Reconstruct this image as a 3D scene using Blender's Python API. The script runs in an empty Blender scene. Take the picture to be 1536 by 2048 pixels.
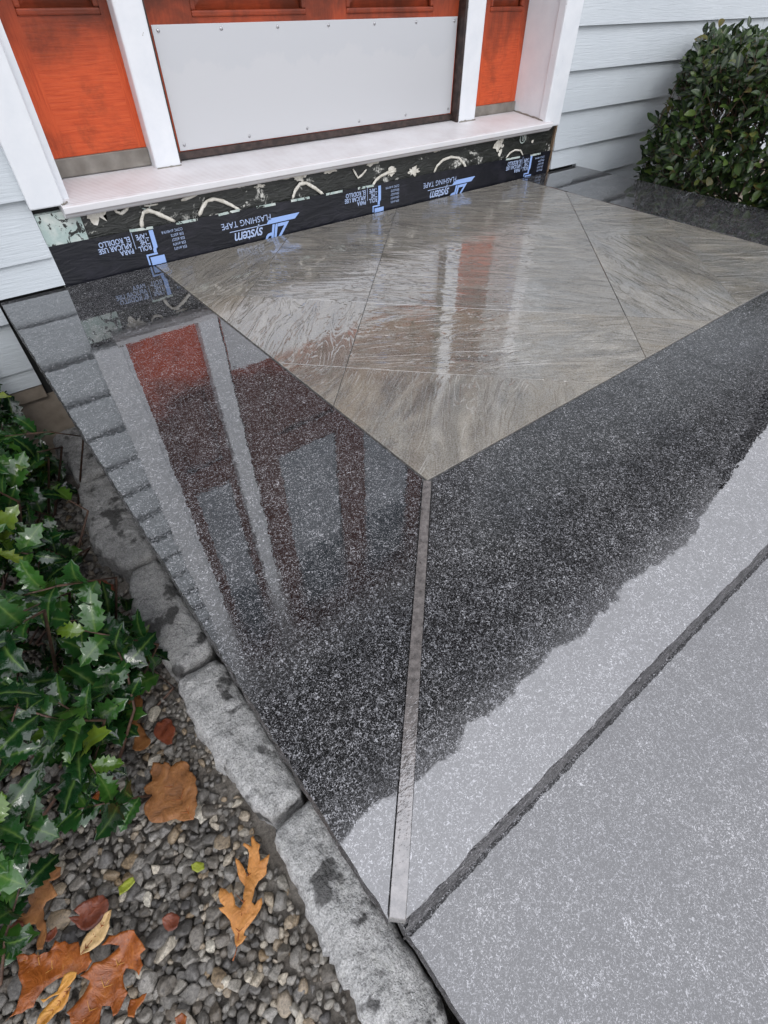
import bpy, bmesh, math, random
from mathutils import Vector, Matrix, noise as mnoise
random.seed(7)
SC = bpy.context.scene
COL = SC.collection
R = math.radians

# ------------------------------------------------------------------ camera
H = 0.505                                   # camera height above the landing (z = 0)
YAW, PITCH, ROLL, FPX = R(38.7187), R(45.755), R(0.2962), 1020.737
_f = Vector((math.sin(YAW)*math.cos(PITCH), math.cos(YAW)*math.cos(PITCH), -math.sin(PITCH)))
_r0 = Vector((math.cos(YAW), -math.sin(YAW), 0)); _u0 = _r0.cross(_f)
_r = math.cos(ROLL)*_r0 + math.sin(ROLL)*_u0; _u = _r.cross(_f)
cam = bpy.data.cameras.new('camera'); camo = bpy.data.objects.new('camera', cam); COL.objects.link(camo)
cam.sensor_fit = 'VERTICAL'; cam.sensor_height = 24; cam.lens = FPX/2048*24
cam.clip_start = .01; cam.clip_end = 2000
m = Matrix((_r, _u, -_f)).transposed().to_4x4(); m.translation = (0, 0, H); camo.matrix_world = m
SC.camera = camo

def ray(px): return _f*FPX + _r*(px[0]-768) - _u*(px[1]-1024)
def gpt(px, z=0.):                           # pixel -> point on a level surface
    d = ray(px); t = (z-H)/d.z; return Vector((d.x*t, d.y*t, z))
def wpt(px, y=1.46):                         # pixel -> point on a plane parallel to the house wall
    d = ray(px); t = y/d.y; return Vector((d.x*t, y, H+d.z*t))

# ------------------------------------------------------------------ world, sun, exposure
world = bpy.data.worlds.new('World'); SC.world = world; world.use_nodes = True
wn = world.node_tree.nodes; wl = world.node_tree.links; wn.clear()
SUN_EL, SUN_AZ = R(42), R(195)
sky = wn.new('ShaderNodeTexSky'); sky.sky_type = 'NISHITA'; sky.sun_disc = False
sky.sun_elevation = SUN_EL; sky.sun_rotation = SUN_AZ; sky.dust_density = 3; sky.air_density = 1.2
hs = wn.new('ShaderNodeHueSaturation'); hs.inputs['Saturation'].default_value = .25
mx = wn.new('ShaderNodeMix'); mx.data_type = 'RGBA'; mx.inputs[0].default_value = .78
# overcast cloud deck by the CIE law (thin cloud) L = Lz (1 + sin el) / 2, in the sky texture's own units
tc = wn.new('ShaderNodeTexCoord'); sx = wn.new('ShaderNodeSeparateXYZ'); wl.new(tc.outputs['Generated'], sx.inputs[0])
mr = wn.new('ShaderNodeMapRange'); mr.inputs['From Min'].default_value = 0; mr.inputs['From Max'].default_value = 1; mr.inputs['To Min'].default_value = .5; mr.inputs['To Max'].default_value = 1
wl.new(sx.outputs[2], mr.inputs['Value'])
dk = wn.new('ShaderNodeVectorMath'); dk.operation = 'SCALE'; dk.inputs[0].default_value = (26.5, 26.9, 29.2); wl.new(mr.outputs[0], dk.inputs['Scale']); wl.new(dk.outputs[0], mx.inputs[7])
bg = wn.new('ShaderNodeBackground'); bg.inputs[1].default_value = .125
wo = wn.new('ShaderNodeOutputWorld')
wl.new(sky.outputs[0], hs.inputs['Color']); wl.new(hs.outputs[0], mx.inputs[6]); wl.new(mx.outputs[2], bg.inputs[0]); wl.new(bg.outputs[0], wo.inputs[0])
sl = bpy.data.lights.new('sun', 'SUN'); sl.energy = .6; sl.angle = R(14); sl.color = (1, .97, .93)
so = bpy.data.objects.new('sun', sl); COL.objects.link(so)
sd = Vector((math.sin(SUN_AZ)*math.cos(SUN_EL), math.cos(SUN_AZ)*math.cos(SUN_EL), math.sin(SUN_EL)))
so.rotation_euler = sd.to_track_quat('Z', 'Y').to_euler(); so.location = sd*20
vs = SC.view_settings; vs.view_transform = 'Standard'; vs.look = 'None'; vs.gamma = 1; vs.exposure = -0.34
SC.cycles.max_bounces = 8

# ------------------------------------------------------------------ helpers: objects
WM = {}
def link(name, data, parent=None, mw=None):
    o = bpy.data.objects.new(name, data); COL.objects.link(o)
    mw = mw or Matrix.Identity(4)
    if parent is not None:
        o.parent = parent; o.matrix_parent_inverse = WM[parent].inverted()
    o.matrix_basis = mw; WM[o] = mw
    return o
def empty(name, loc, label, cat, group=None):
    o = link(name, None, None, Matrix.Translation(loc)); o.empty_display_size = .05
    return tag(o, label, cat, group)
def tag(o, label=None, cat=None, group=None, kind=None):
    if label: o['label'] = label
    if cat: o['category'] = cat
    if group: o['group'] = group
    if kind: o['kind'] = kind
    return o
def mesh(name, bm, mat, smooth=False):
    me = bpy.data.meshes.new(name); bm.normal_update(); bm.to_mesh(me); bm.free()
    if mat: me.materials.append(mat)
    if smooth: me.polygons.foreach_set('use_smooth', [True]*len(me.polygons))
    return me
def obj(name, bm, mat, parent=None, smooth=False, center=True):
    if center and len(bm.verts):
        lo = [min(v.co[i] for v in bm.verts) for i in range(3)]; hi = [max(v.co[i] for v in bm.verts) for i in range(3)]
        c = Vector([(a+b)/2 for a, b in zip(lo, hi)])
        for v in bm.verts: v.co -= c
        return link(name, mesh(name, bm, mat, smooth), parent, Matrix.Translation(c))
    return link(name, mesh(name, bm, mat, smooth), parent)
def box(bm, a, b, bev=0.):
    r = bmesh.ops.create_cube(bm, size=1)
    for v in r['verts']:
        v.co = Vector([(a[i]+b[i])/2 + v.co[i]*(b[i]-a[i]) for i in range(3)])
    if bev:
        es = list({e for v in r['verts'] for e in v.link_edges})
        bmesh.ops.bevel(bm, geom=es, offset=bev, segments=2, affect='EDGES', profile=.5)
    return bm
def boxo(name, a, b, mat, parent=None, bev=0.):
    return obj(name, box(bmesh.new(), a, b, bev), mat, parent)
def split_sides(o):
    o.data.materials.append(M['granite_edge'])
    for p in o.data.polygons:
        if abs(p.normal.z) < .3: p.material_index = 1
def prism(poly, z0, z1, bev=0., bm=None):     # polygon (counter-clockwise) extruded in z
    bm = bm or bmesh.new()
    bot = [bm.verts.new((p[0], p[1], z0)) for p in poly]; top = [bm.verts.new((p[0], p[1], z1)) for p in poly]
    n = len(poly)
    ft = bm.faces.new(top); bm.faces.new(bot[::-1])
    for i in range(n): bm.faces.new((bot[i], bot[(i+1) % n], top[(i+1) % n], top[i]))
    if bev: bmesh.ops.bevel(bm, geom=list(ft.edges), offset=bev, segments=1, affect='EDGES')
    bmesh.ops.triangulate(bm, faces=[f for f in bm.faces if len(f.verts) > 4])
    return bm
def profile_x(pts, x0, x1, bm=None):          # (y,z) profile run along x
    bm = bm or bmesh.new()
    a = [bm.verts.new((x0, p[0], p[1])) for p in pts]; b = [bm.verts.new((x1, p[0], p[1])) for p in pts]
    n = len(pts); bm.faces.new(a); bm.faces.new(b[::-1])
    for i in range(n): bm.faces.new((a[i], b[i], b[(i+1) % n], a[(i+1) % n]))
    bmesh.ops.recalc_face_normals(bm, faces=bm.faces)
    return bm
def tube(bm, pts, rad, sides=6):
    rings = []
    for i, p in enumerate(pts):
        p = Vector(p); a = Vector(pts[max(i-1, 0)]); b = Vector(pts[min(i+1, len(pts)-1)])
        d = (b-a).normalized(); s = d.cross(Vector((0.13, .2, 1))).normalized(); t = s.cross(d)
        r = rad[i] if isinstance(rad, (list, tuple)) else rad
        rings.append([bm.verts.new(p + r*(math.cos(2*math.pi*k/sides)*s + math.sin(2*math.pi*k/sides)*t)) for k in range(sides)])
    for a, b in zip(rings, rings[1:]):
        for k in range(sides): bm.faces.new((a[k], a[(k+1) % sides], b[(k+1) % sides], b[k]))
    bm.faces.new(rings[0][::-1]); bm.faces.new(rings[-1])
    return bm
def rough_line(a, b, step, amp, seed, ends=True):   # ragged broken-stone edge from a to b
    a = Vector(a); b = Vector(b); n = max(2, int((b-a).length/step)); d = (b-a).normalized(); s = Vector((-d.y, d.x))
    out = []
    for i in range(n+1):
        p = a.lerp(b, i/n); k = 0 if (i in (0, n) and ends) else 1
        o = mnoise.noise(Vector((p.x*55, p.y*55, seed)))*amp + mnoise.noise(Vector((p.x*190, p.y*190, seed+5)))*amp*.5
        out.append((p + s*o*k).to_tuple())
    return out

# ------------------------------------------------------------------ helpers: materials
class NT:
    def __init__(s, name):
        s.m = bpy.data.materials.new(name); s.m.use_nodes = True
        s.t = s.m.node_tree; s.n = s.t.nodes; s.b = s.n['Principled BSDF']
    def add(s, typ, **kw):
        n = s.n.new(typ)
        for k, v in kw.items():
            if k in n.inputs.keys(): n.inputs[k].default_value = v
            else: setattr(n, k, v)
        return n
    def l(s, a, b): s.t.links.new(a, b); return s
    def set(s, **kw):
        for k, v in kw.items(): s.b.inputs[k.replace('_', ' ')].default_value = v
    def pos(s): return s.add('ShaderNodeNewGeometry').outputs['Position']
    def objc(s): return s.add('ShaderNodeTexCoord').outputs['Object']
    def mapv(s, v, scale=(1, 1, 1), rot=(0, 0, 0)):
        mp = s.add('ShaderNodeMapping'); mp.inputs['Scale'].default_value = scale; mp.inputs['Rotation'].default_value = rot
        s.l(v, mp.inputs[0]); return mp.outputs[0]
    def noise(s, v, scale, detail=3, rough=.55, dist=0., out=0):
        n = s.add('ShaderNodeTexNoise'); s.l(v, n.inputs['Vector'])
        n.inputs['Scale'].default_value = scale; n.inputs['Detail'].default_value = detail
        n.inputs['Roughness'].default_value = rough; n.inputs['Distortion'].default_value = dist
        return n.outputs[out]
    def ramp(s, v, stops, interp='LINEAR'):
        r = s.add('ShaderNodeValToRGB'); cr = r.color_ramp; cr.interpolation = interp
        while len(cr.elements) < len(stops): cr.elements.new(1)
        for e, (p, c) in zip(cr.elements, stops):
            e.position = p; e.color = (c, c, c, 1) if isinstance(c, (int, float)) else (*c, 1)
        s.l(v, r.inputs[0]); return r.outputs[0]
    def mix(s, f, a, b, blend='MIX'):
        n = s.add('ShaderNodeMix', data_type='RGBA', blend_type=blend)
        for i, x in ((0, f), (6, a), (7, b)):
            if isinstance(x, (int, float)): n.inputs[i].default_value = x if i == 0 else (x, x, x, 1)
            elif isinstance(x, tuple): n.inputs[i].default_value = (*x, 1)
            else: s.l(x, n.inputs[i])
        return n.outputs[2]
    def math(s, op, a, b=0., clamp=False):
        n = s.add('ShaderNodeMath', operation=op, use_clamp=clamp)
        for i, x in ((0, a), (1, b)):
            if isinstance(x, (int, float)): n.inputs[i].default_value = x
            else: s.l(x, n.inputs[i])
        return n.outputs[0]
    def bump(s, h, dist, strength=1., prev=None):
        n = s.add('ShaderNodeBump'); n.inputs['Strength'].default_value = strength; n.inputs['Distance'].default_value = dist
        s.l(h, n.inputs['Height'])
        if prev: s.l(prev, n.inputs['Normal'])
        return n.outputs[0]
    def fin(s, color=None, rough=None, normal=None):
        for k, x in (('Base Color', color), ('Roughness', rough), ('Normal', normal)):
            if x is None: continue
            if isinstance(x, (int, float)): s.b.inputs[k].default_value = x
            elif isinstance(x, tuple): s.b.inputs[k].default_value = (*x, 1)
            else: s.l(x, s.b.inputs[k])
        return s.m
    def rnd(s):
        a = s.add('ShaderNodeObjectInfo').outputs['Random']; b = s.add('ShaderNodeNewGeometry').outputs['Random Per Island']
        return s.math('FRACT', s.math('ADD', a, b))

WET_IOR = 2.5
def granite(name, wet=True, film=False, ior=None):
    s = NT(name); p = s.pos()
    n1 = s.noise(p, 330, 2.5, .62, 1.8); n2 = s.noise(p, 700, 2, .6, .4); lo = s.noise(p, 6, 4, .6)
    n3 = s.noise(p, 170, 2, .6, 1.2); pat = s.noise(p, 28, 3, .6)
    fl = s.ramp(n1, [(.47, .004), (.53, .014), (.575, .085), (.66, .36)])
    f2 = s.ramp(n2, [(.54, 0.), (.70, .12)]); f3 = s.ramp(n3, [(.60, 0.), (.70, .13)])
    c = s.mix(1., s.mix(1., fl, f2, 'ADD'), f3, 'ADD')
    c = s.mix(1., c, s.ramp(pat, [(.3, .65), (.7, 1.3)]), 'MULTIPLY')
    c = s.mix(1., c, s.ramp(lo, [(.3, (.72, .73, .78)), (.7, (1.08, 1.08, 1.1))]), 'MULTIPLY')
    if wet:
        b = s.bump(s.noise(p, 6, 2, .5), .00018, 1)
        b = s.bump(s.noise(p, 42, 2, .5), .00009, 1, b)
        b = s.bump(s.noise(p, 290, 1, .5), .000009, 1, b)
        s.set(IOR=ior or WET_IOR)
        if film:      # standing water along the front edge and by the wall; between them the stone has drained to a dull damp skin
            sep = s.add('ShaderNodeSeparateXYZ'); s.l(p, sep.inputs[0])
            wob = s.math('SUBTRACT', s.noise(p, 15, 6, .68, .3), .5)
            ed = s.math('ADD', sep.outputs[1], s.math('MULTIPLY', wob, .052))
            ed = s.math('SUBTRACT', ed, s.math('MULTIPLY', s.math('SUBTRACT', sep.outputs[0], .60, True), .22))
            m_ = s.ramp(ed, [(.0995, 0.), (.1008, 1.)])
            if film == 'left': m_ = s.math('MULTIPLY', m_, s.ramp(s.math('ADD', sep.outputs[1], s.math('MULTIPLY', wob, .12)), [(.15, 1.), (.40, 0.)]))
            else: m_ = s.math('MULTIPLY', m_, .92)
            b2 = s.bump(n1, .00010, 1, b); mv = s.add('ShaderNodeMix', data_type='VECTOR'); s.l(m_, mv.inputs[0]); s.l(b, mv.inputs[4]); s.l(b2, mv.inputs[5])
            s.l(s.math('ADD', WET_IOR, s.math('MULTIPLY', m_, 1.62-WET_IOR)), s.b.inputs['IOR'])
            return s.fin(c, s.mix(m_, .008, .085), mv.outputs[1])
        return s.fin(c, s.ramp(s.noise(p, 9, 3), [(.35, .006), (.7, .018)]), b)
    b = s.bump(s.noise(p, 90, 4, .6), .0016, 1); s.set(IOR=1.3)
    return s.fin(s.mix(1., c, (1.7, 1.66, 1.64), 'MULTIPLY'), .5, b)
M = {}
M['granite'] = granite('wet_granite'); M['granite_tread'] = granite('wet_granite_step', ior=2.2); M['granite_front'] = granite('wet_granite_part_drained', True, 'front'); M['granite_left'] = granite('wet_granite_pooled_by_wall', True, 'left'); M['granite_edge'] = granite('split_granite', False)

s = NT('wet_flagstone'); oc = s.objc(); off = s.add('ShaderNodeObjectInfo').outputs['Random']
ad = s.add('ShaderNodeVectorMath', operation='ADD'); cb = s.add('ShaderNodeCombineXYZ')
s.l(s.math('MULTIPLY', off, 37.), cb.inputs[2]); s.l(oc, ad.inputs[0]); s.l(cb.outputs[0], ad.inputs[1]); v = ad.outputs[0]
st = s.mapv(v, (2.4, 8, 1)); g1 = s.noise(st, 2.2, 7, .66, 1.3); g2 = s.noise(s.mapv(v, (6, 60, 1)), 2, 3, .6, .3); blot = s.noise(v, 5, 4, .6, .5); sp = s.noise(v, 420, 2, .6)
c = s.ramp(g1, [(.30, (.075, .066, .050)), (.45, (.165, .145, .110)), (.56, (.235, .21, .162)), (.72, (.37, .337, .272))])
c = s.mix(s.ramp(blot, [(.45, 0.), (.68, .75)]), c, s.mix(s.ramp(off, [(.3, 0.), (.7, 1.)]), (.25, .20, .125), (.17, .17, .155)))
c = s.mix(.34, c, s.ramp(sp, [(.35, .06), (.6, .36)]))
rid = s.noise(s.mapv(v, (1.5, 7, 1)), 3.2, 3, .55, 1.4); step_ = s.ramp(rid, [(.40, 0.), (.435, .5), (.50, .55), (.535, 1.), (.62, 1.), (.66, .7)])
b = s.bump(s.noise(s.mapv(v, (1.5, 5, 1)), 2.2, 2, .5, .6), .0020, 1); b = s.bump(step_, .0013, 1, b); b = s.bump(g2, .00008, 1, b); b = s.bump(s.noise(v, 160, 2, .6), .00004, 1, b)
pw = s.pos(); vd = s.add('ShaderNodeVectorMath', operation='DISTANCE'); s.l(pw, vd.inputs[0]); vd.inputs[1].default_value = (.74, .93, 0)
film = s.math('ADD', vd.outputs['Value'], s.math('MULTIPLY', s.math('SUBTRACT', s.noise(pw, 7, 4, .6, .5), .5), .55)); dr = s.ramp(film, [(.30, 0.), (.46, 1.)])
s.l(s.math('ADD', 3.5, s.math('MULTIPLY', dr, -1.6)), s.b.inputs['IOR'])
M['flag'] = s.fin(c, s.ramp(dr, [(0., .010), (1., .085)]), b)

s = NT('mitre_strip_stone'); p = s.pos(); g = s.noise(p, 110, 5, .7)
c = s.ramp(g, [(.32, (.06, .055, .052)), (.68, (.21, .19, .18))]); s.set(IOR=WET_IOR)
M['strip'] = s.fin(c, .03, s.bump(s.noise(p, 240, 3, .6), .00028, 1))

s = NT('mortar'); p = s.pos(); g = s.noise(p, 130, 4, .7)
M['mortar'] = s.fin(s.ramp(g, [(.35, .03), (.52, .07), (.70, .18)]), .5, s.bump(g, .002, 1))

s = NT('siding_paint'); p = s.pos(); g = s.noise(s.mapv(p, (3, 60, 60)), 4, 4, .6, .4); d = s.noise(p, 2.5, 4, .6)
c = s.ramp(d, [(.3, (.49, .535, .565)), (.7, (.56, .605, .63))])
M['siding'] = s.fin(c, .42, s.bump(g, .0016, 1))

s = NT('white_trim_paint'); p = s.pos(); g = s.noise(p, 18, 4, .6); ch = s.noise(s.mapv(p, (1, 1, .5)), 45, 4, .65, .5)
c = s.mix(s.ramp(g, [(.3, 0.), (.75, 1.)]), (.70, .73, .76), (.78, .80, .82)); c = s.mix(s.ramp(ch, [(.70, 0.), (.725, 1.)]), c, (.27, .24, .21))
M['trim'] = s.fin(c, .38, s.bump(g, .0012, 1))

s = NT('sill_metal'); p = s.pos(); w = s.add('ShaderNodeTexWave', bands_direction='Y'); s.l(p, w.inputs[0]); w.inputs['Scale'].default_value = 36
g = s.noise(p, 12, 4, .6)
c = s.mix(s.ramp(w.outputs[1], [(.3, 0.), (.6, 1.)]), (.55, .50, .495), (.74, .735, .745)); c = s.mix(s.ramp(g, [(.35, .0), (.65, .55)]), c, (.80, .80, .815))
M['sill'] = s.fin(c, .42, s.bump(w.outputs[1], .0004, 1))

def wood(name, stretch):
    s = NT(name); p = s.pos()
    g = s.noise(s.mapv(p, stretch), 3, 6, .65, .6); d = s.noise(s.mapv(p, (1.4, 1.4, 1)), 5, 5, .68, .4); fk = s.noise(s.mapv(p, (40, 40, 90)), 3, 4, .7)
    c = s.ramp(g, [(.28, (.42, .056, .018)), (.5, (.56, .088, .028)), (.72, (.62, .11, .036))])
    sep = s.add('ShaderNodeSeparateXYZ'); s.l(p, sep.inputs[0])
    c = s.mix(s.ramp(s.math('ADD', sep.outputs[2], s.math('MULTIPLY', d, .3)), [(.48, 0.), (.68, .92)]), c, (.062, .021, .014))  # shade under the eave put into the wood colour: upper door darkened by height
    c = s.mix(s.math('MULTIPLY', s.ramp(d, [(.47, 0.), (.66, .75)]), s.ramp(fk, [(.3, .35), (.6, 1.)])), c, (.115, .028, .014))
    s.set(IOR=1.35)
    return s.fin(c, .38, s.bump(g, .0008, 1))
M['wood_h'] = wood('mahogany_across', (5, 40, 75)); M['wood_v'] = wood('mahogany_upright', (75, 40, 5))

s = NT('kick_plate_metal'); p = s.pos(); g = s.noise(s.mapv(p, (2, 2, 160)), 3, 3, .6); st = s.noise(s.mapv(p, (4, 1, 2.2)), 3, 5, .6)
sep = s.add('ShaderNodeSeparateXYZ'); s.l(p, sep.inputs[0])
edge = s.math('ADD', sep.outputs[2], s.math('MULTIPLY', st, .16))
c = s.mix(s.ramp(edge, [(.445, 0.), (.455, 1.)]), (.59, .60, .615), (.567, .582, .602)); s.set(Metallic=.25)
M['plate'] = s.fin(c, .36, s.bump(g, .0001, 1))
s = NT('screw_metal'); s.set(Metallic=.9); M['screw'] = s.fin((.45, .45, .46), .3)
s = NT('pane_glass'); p = s.pos(); s.set(IOR=1.9); M['glass'] = s.fin(s.ramp(s.noise(p, 5, 3), [(.3, (.10, .125, .15)), (.7, (.17, .20, .23))]), .04)
s = NT('weatherstrip_rubber'); p = s.pos(); M['rubber'] = s.fin(s.ramp(s.noise(p, 60, 3), [(.4, (.022, .014, .012)), (.7, (.07, .045, .038))]), .5)
s = NT('sweep_metal'); p = s.pos(); M['sweep'] = s.fin(s.ramp(s.noise(p, 20, 3), [(.35, (.15, .135, .115)), (.7, (.26, .245, .215))]), .4)

s = NT('black_membrane'); p = s.pos(); g = s.noise(s.mapv(p, (4, 4, 14)), 6, 4, .6, 1.2)
wz = s.noise(s.mapv(p, (1, 1, 1.5)), 9, 5, .7, .8); fine = s.noise(s.mapv(p, (1, 1, .6)), 170, 3, .7)
mask = s.math('MULTIPLY', s.ramp(wz, [(.585, 0.), (.64, 1.)]), s.ramp(fine, [(.42, 0.), (.52, 1.)]))
c = s.mix(mask, s.ramp(g, [(.3, (.012, .013, .012)), (.7, (.034, .037, .032))]), (.62, .62, .57))
M['membrane'] = s.fin(c, s.mix(mask, .3, .7), s.bump(g, .004, 1))
s = NT('flashing_tape_film'); p = s.pos(); g = s.noise(s.mapv(p, (3, 3, 10)), 5, 3, .6, 1); c = s.ramp(s.noise(p, 25, 4), [(.45, (.006, .007, .011)), (.75, (.016, .016, .024))])
M['tape'] = s.fin(c, .36, s.bump(g, .0020, 1))
s = NT('tape_print'); M['print'] = s.fin((.40, .50, .72), .5)
s = NT('tape_print_blue'); M['print_blue'] = s.fin((.30, .45, .80), .5)
s = NT('sealant'); p = s.pos(); M['seal'] = s.fin(s.ramp(s.noise(p, 90, 3), [(.3, (.55, .52, .44)), (.7, (.82, .80, .73))]), .5, s.bump(s.noise(p, 120, 3), .002, 1))
s = NT('green_sheathing'); p = s.pos(); g = s.noise(s.mapv(p, (1, 1, .7)), 26, 4, .65, 2.2)
M['green'] = s.fin(s.mix(s.ramp(g, [(.57, 0.), (.59, 1.)]), s.mix(s.ramp(s.noise(p, 40, 3), [(.4, 0.), (.7, 1.)]), (.40, .50, .47), (.62, .66, .62)), (.02, .022, .02)), .4, s.bump(g, .003, 1))
s = NT('raw_wood'); p = s.pos(); M['raw'] = s.fin(s.ramp(s.noise(s.mapv(p, (80, 80, 12)), 3, 4), [(.35, (.05, .03, .02)), (.7, (.34, .24, .15))]), .7)
s = NT('foundation_concrete'); p = s.pos(); g = s.noise(p, 25, 5, .6)
M['found'] = s.fin(s.ramp(g, [(.3, (.20, .165, .13)), (.7, (.31, .265, .215))]), .75, s.bump(g, .003, 1))
s = NT('dark_backing'); M['dark'] = s.fin((.02, .02, .02), .8)
s = NT('soffit_paint'); M['soffit'] = s.fin((.36, .37, .39), .6)
s = NT('roof_shingle'); p = s.pos(); M['roof'] = s.fin(s.ramp(s.noise(p, 30, 4), [(.3, .03), (.7, .08)]), .8)

s = NT('edging_granite'); p = s.pos(); oi = s.add('ShaderNodeObjectInfo').outputs['Random']
g = s.noise(p, 85, 5, .68); sp = s.noise(p, 380, 3, .65); w = s.noise(p, 17, 4, .6, .1); lich = s.noise(p, 60, 3, .6, .5)
c = s.ramp(g, [(.28, (.22, .22, .213)), (.5, (.50, .497, .48)), (.70, (.74, .73, .71))]); c = s.mix(.4, c, s.ramp(sp, [(.36, .08), (.62, .8)]))
c = s.mix(s.ramp(lich, [(.58, 0.), (.7, .45)]), c, (.66, .66, .62))
c = s.mix(s.ramp(w, [(.57, 0.), (.63, .85)]), c, (.035, .034, .032))
sep = s.add('ShaderNodeSeparateXYZ'); s.l(p, sep.inputs[0])
damp = s.ramp(s.math('ADD', sep.outputs[1], s.math('MULTIPLY', w, .2)), [(.58, 0.), (.95, .40)])   # stones near the wall stay soaked
c = s.mix(damp, c, (.045, .043, .042))
M['edging'] = s.fin(c, s.ramp(w, [(.5, .75), (.65, .4)]), s.bump(s.noise(p, 150, 4, .7), .004, 1, s.bump(sp, .0015, 1, s.bump(s.noise(p, 38, 4, .6), .010, 1))))

s = NT('soil'); p = s.pos(); g = s.noise(p, 210, 6, .75); k = s.noise(p, 12, 4, .6)
c = s.mix(s.ramp(k, [(.35, 0.), (.65, 1.)]), s.ramp(g, [(.3, (.07, .058, .045)), (.7, (.25, .22, .185))]), s.ramp(g, [(.3, (.15, .135, .115)), (.7, (.46, .425, .375))]))
M['soil'] = s.fin(c, .7, s.bump(g, .006, 1))
s = NT('gravel_stone'); p = s.pos(); ri = s.add('ShaderNodeNewGeometry').outputs['Random Per Island']
c = s.ramp(ri, [(.0, (.065, .06, .054)), (.2, (.18, .168, .148)), (.38, (.115, .096, .074)), (.54, (.28, .265, .238)), (.68, (.09, .085, .081)), (.80, (.34, .315, .268)), (.91, (.24, .172, .10)), (1., (.55, .52, .44))])
g = s.noise(p, 260, 4, .65, .5); c = s.mix(.8, c, s.ramp(g, [(.3, .3), (.65, 1.4)]), 'MULTIPLY')
M['gravel'] = s.fin(c, .38, s.bump(g, .0012, 1))

def leafmat(name, stops, rough, vein, ior=1.5, sss=0.):
    s = NT(name); oc = s.objc(); r = s.rnd(); c = s.ramp(r, stops)
    g = s.noise(oc, 60, 4, .6); c = s.mix(.35, c, s.ramp(g, [(.3, .4), (.7, 1.5)]), 'MULTIPLY')
    sep = s.add('ShaderNodeSeparateXYZ'); s.l(oc, sep.inputs[0])
    if vein:
        at = s.add('ShaderNodeAttribute', attribute_name='rib'); c = s.mix(s.math('MULTIPLY', s.math('POWER', at.outputs['Fac'], 5.), .8), c, vein)
    s.set(IOR=ior)
    tr = s.add('ShaderNodeBsdfTranslucent'); ms = s.add('ShaderNodeMixShader'); ms.inputs[0].default_value = sss
    m = s.fin(c, rough, s.bump(g, .0012, 1))
    if sss:
        s.l(c, tr.inputs[0]); out = s.n['Material Output']; s.l(s.b.outputs[0], ms.inputs[1]); s.l(tr.outputs[0], ms.inputs[2]); s.l(ms.outputs[0], out.inputs[0])
    return m
M['holly'] = leafmat('holly_leaf', [(0, (.006, .028, .009)), (.4, (.012, .05, .012)), (.75, (.021, .078, .016)), (.92, (.045, .13, .02)), (.98, (.11, .19, .02)), (1, (.2, .25, .03))], .13, (.13, .22, .05), 1.65, .1)
M['shrub'] = leafmat('shrub_leaf', [(0, (.008, .018, .008)), (.5, (.020, .042, .015)), (.82, (.045, .09, .022)), (.95, (.10, .15, .03)), (1, (.16, .12, .04))], .28, (.09, .13, .04), 1.5, .2)
s = NT('twig_bark'); p = s.pos(); M['bark'] = s.fin(s.ramp(s.noise(p, 120, 3), [(.3, (.05, .028, .02)), (.7, (.16, .09, .06))]), .6)
def dryleaf(name, a, b, c3, rough=.35):
    s = NT(name); p = s.pos(); g = s.noise(p, 45, 5, .65, .6); f = s.noise(p, 300, 3, .6)
    c = s.ramp(g, [(.28, a), (.5, b), (.72, c3)]); c = s.mix(.3, c, s.ramp(f, [(.3, .5), (.7, 1.4)]), 'MULTIPLY')
    return s.fin(c, rough, s.bump(g, .004, 1))
M['oak'] = dryleaf('oak_leaf_tan', (.42, .16, .035), (.56, .24, .06), (.66, .31, .10), .5)
M['maple'] = dryleaf('soaked_leaf_rust', (.14, .036, .010), (.30, .085, .018), (.42, .14, .03), .22)
M['brown'] = dryleaf('matte_leaf_brown', (.15, .06, .02), (.28, .115, .035), (.36, .16, .05), .55)
M['pale'] = dryleaf('pale_leaf_straw', (.38, .23, .09), (.58, .39, .18), (.68, .48, .25), .5)
M['gold'] = dryleaf('gold_leaf', (.36, .14, .02), (.55, .26, .045), (.62, .33, .08), .4)
M['red'] = dryleaf('dark_red_leaf', (.07, .02, .012), (.17, .045, .022), (.26, .08, .035), .3)
M['lime'] = dryleaf('yellow_green_leaf', (.14, .17, .02), (.28, .32, .03), (.36, .40, .06), .4)

# ------------------------------------------------------------------ setting: ground and planting bed
GZ = -.43
bm = bmesh.new(); bmesh.ops.create_grid(bm, x_segments=4, y_segments=4, size=300)
for v in bm.verts: v.co.z = GZ-.03
tag(obj('ground', bm, M['soil']), kind='structure')
bm = bmesh.new(); nx, ny = 110, 190
x0, x1, y0, y1 = -1.0, .06, -.5, 1.46
vv = [[None]*(ny+1) for _ in range(nx+1)]
for i in range(nx+1):
    for j in range(ny+1):
        x = x0+(x1-x0)*i/nx; y = y0+(y1-y0)*j/ny
        z = GZ-.006+.006*mnoise.noise(Vector((x*14, y*14, 1)))+.005*mnoise.noise(Vector((x*60, y*60, 3)))
        if x > -.11: z += .022*min(1, (x+.11)/.06)          # grit and mortar banked against the edging stones
        vv[i][j] = bm.verts.new((x, y, z))
for i in range(nx):
    for j in range(ny): bm.faces.new((vv[i][j], vv[i+1][j], vv[i+1][j+1], vv[i][j+1]))
tag(obj('planting_bed', bm, M['soil'], smooth=True, center=False), kind='structure')

# ------------------------------------------------------------------ house
house = empty('house', (1.05, 1.47, GZ), 'pale grey clapboard house with a red wooden front door', 'house')
TOP = 2.75
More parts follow.
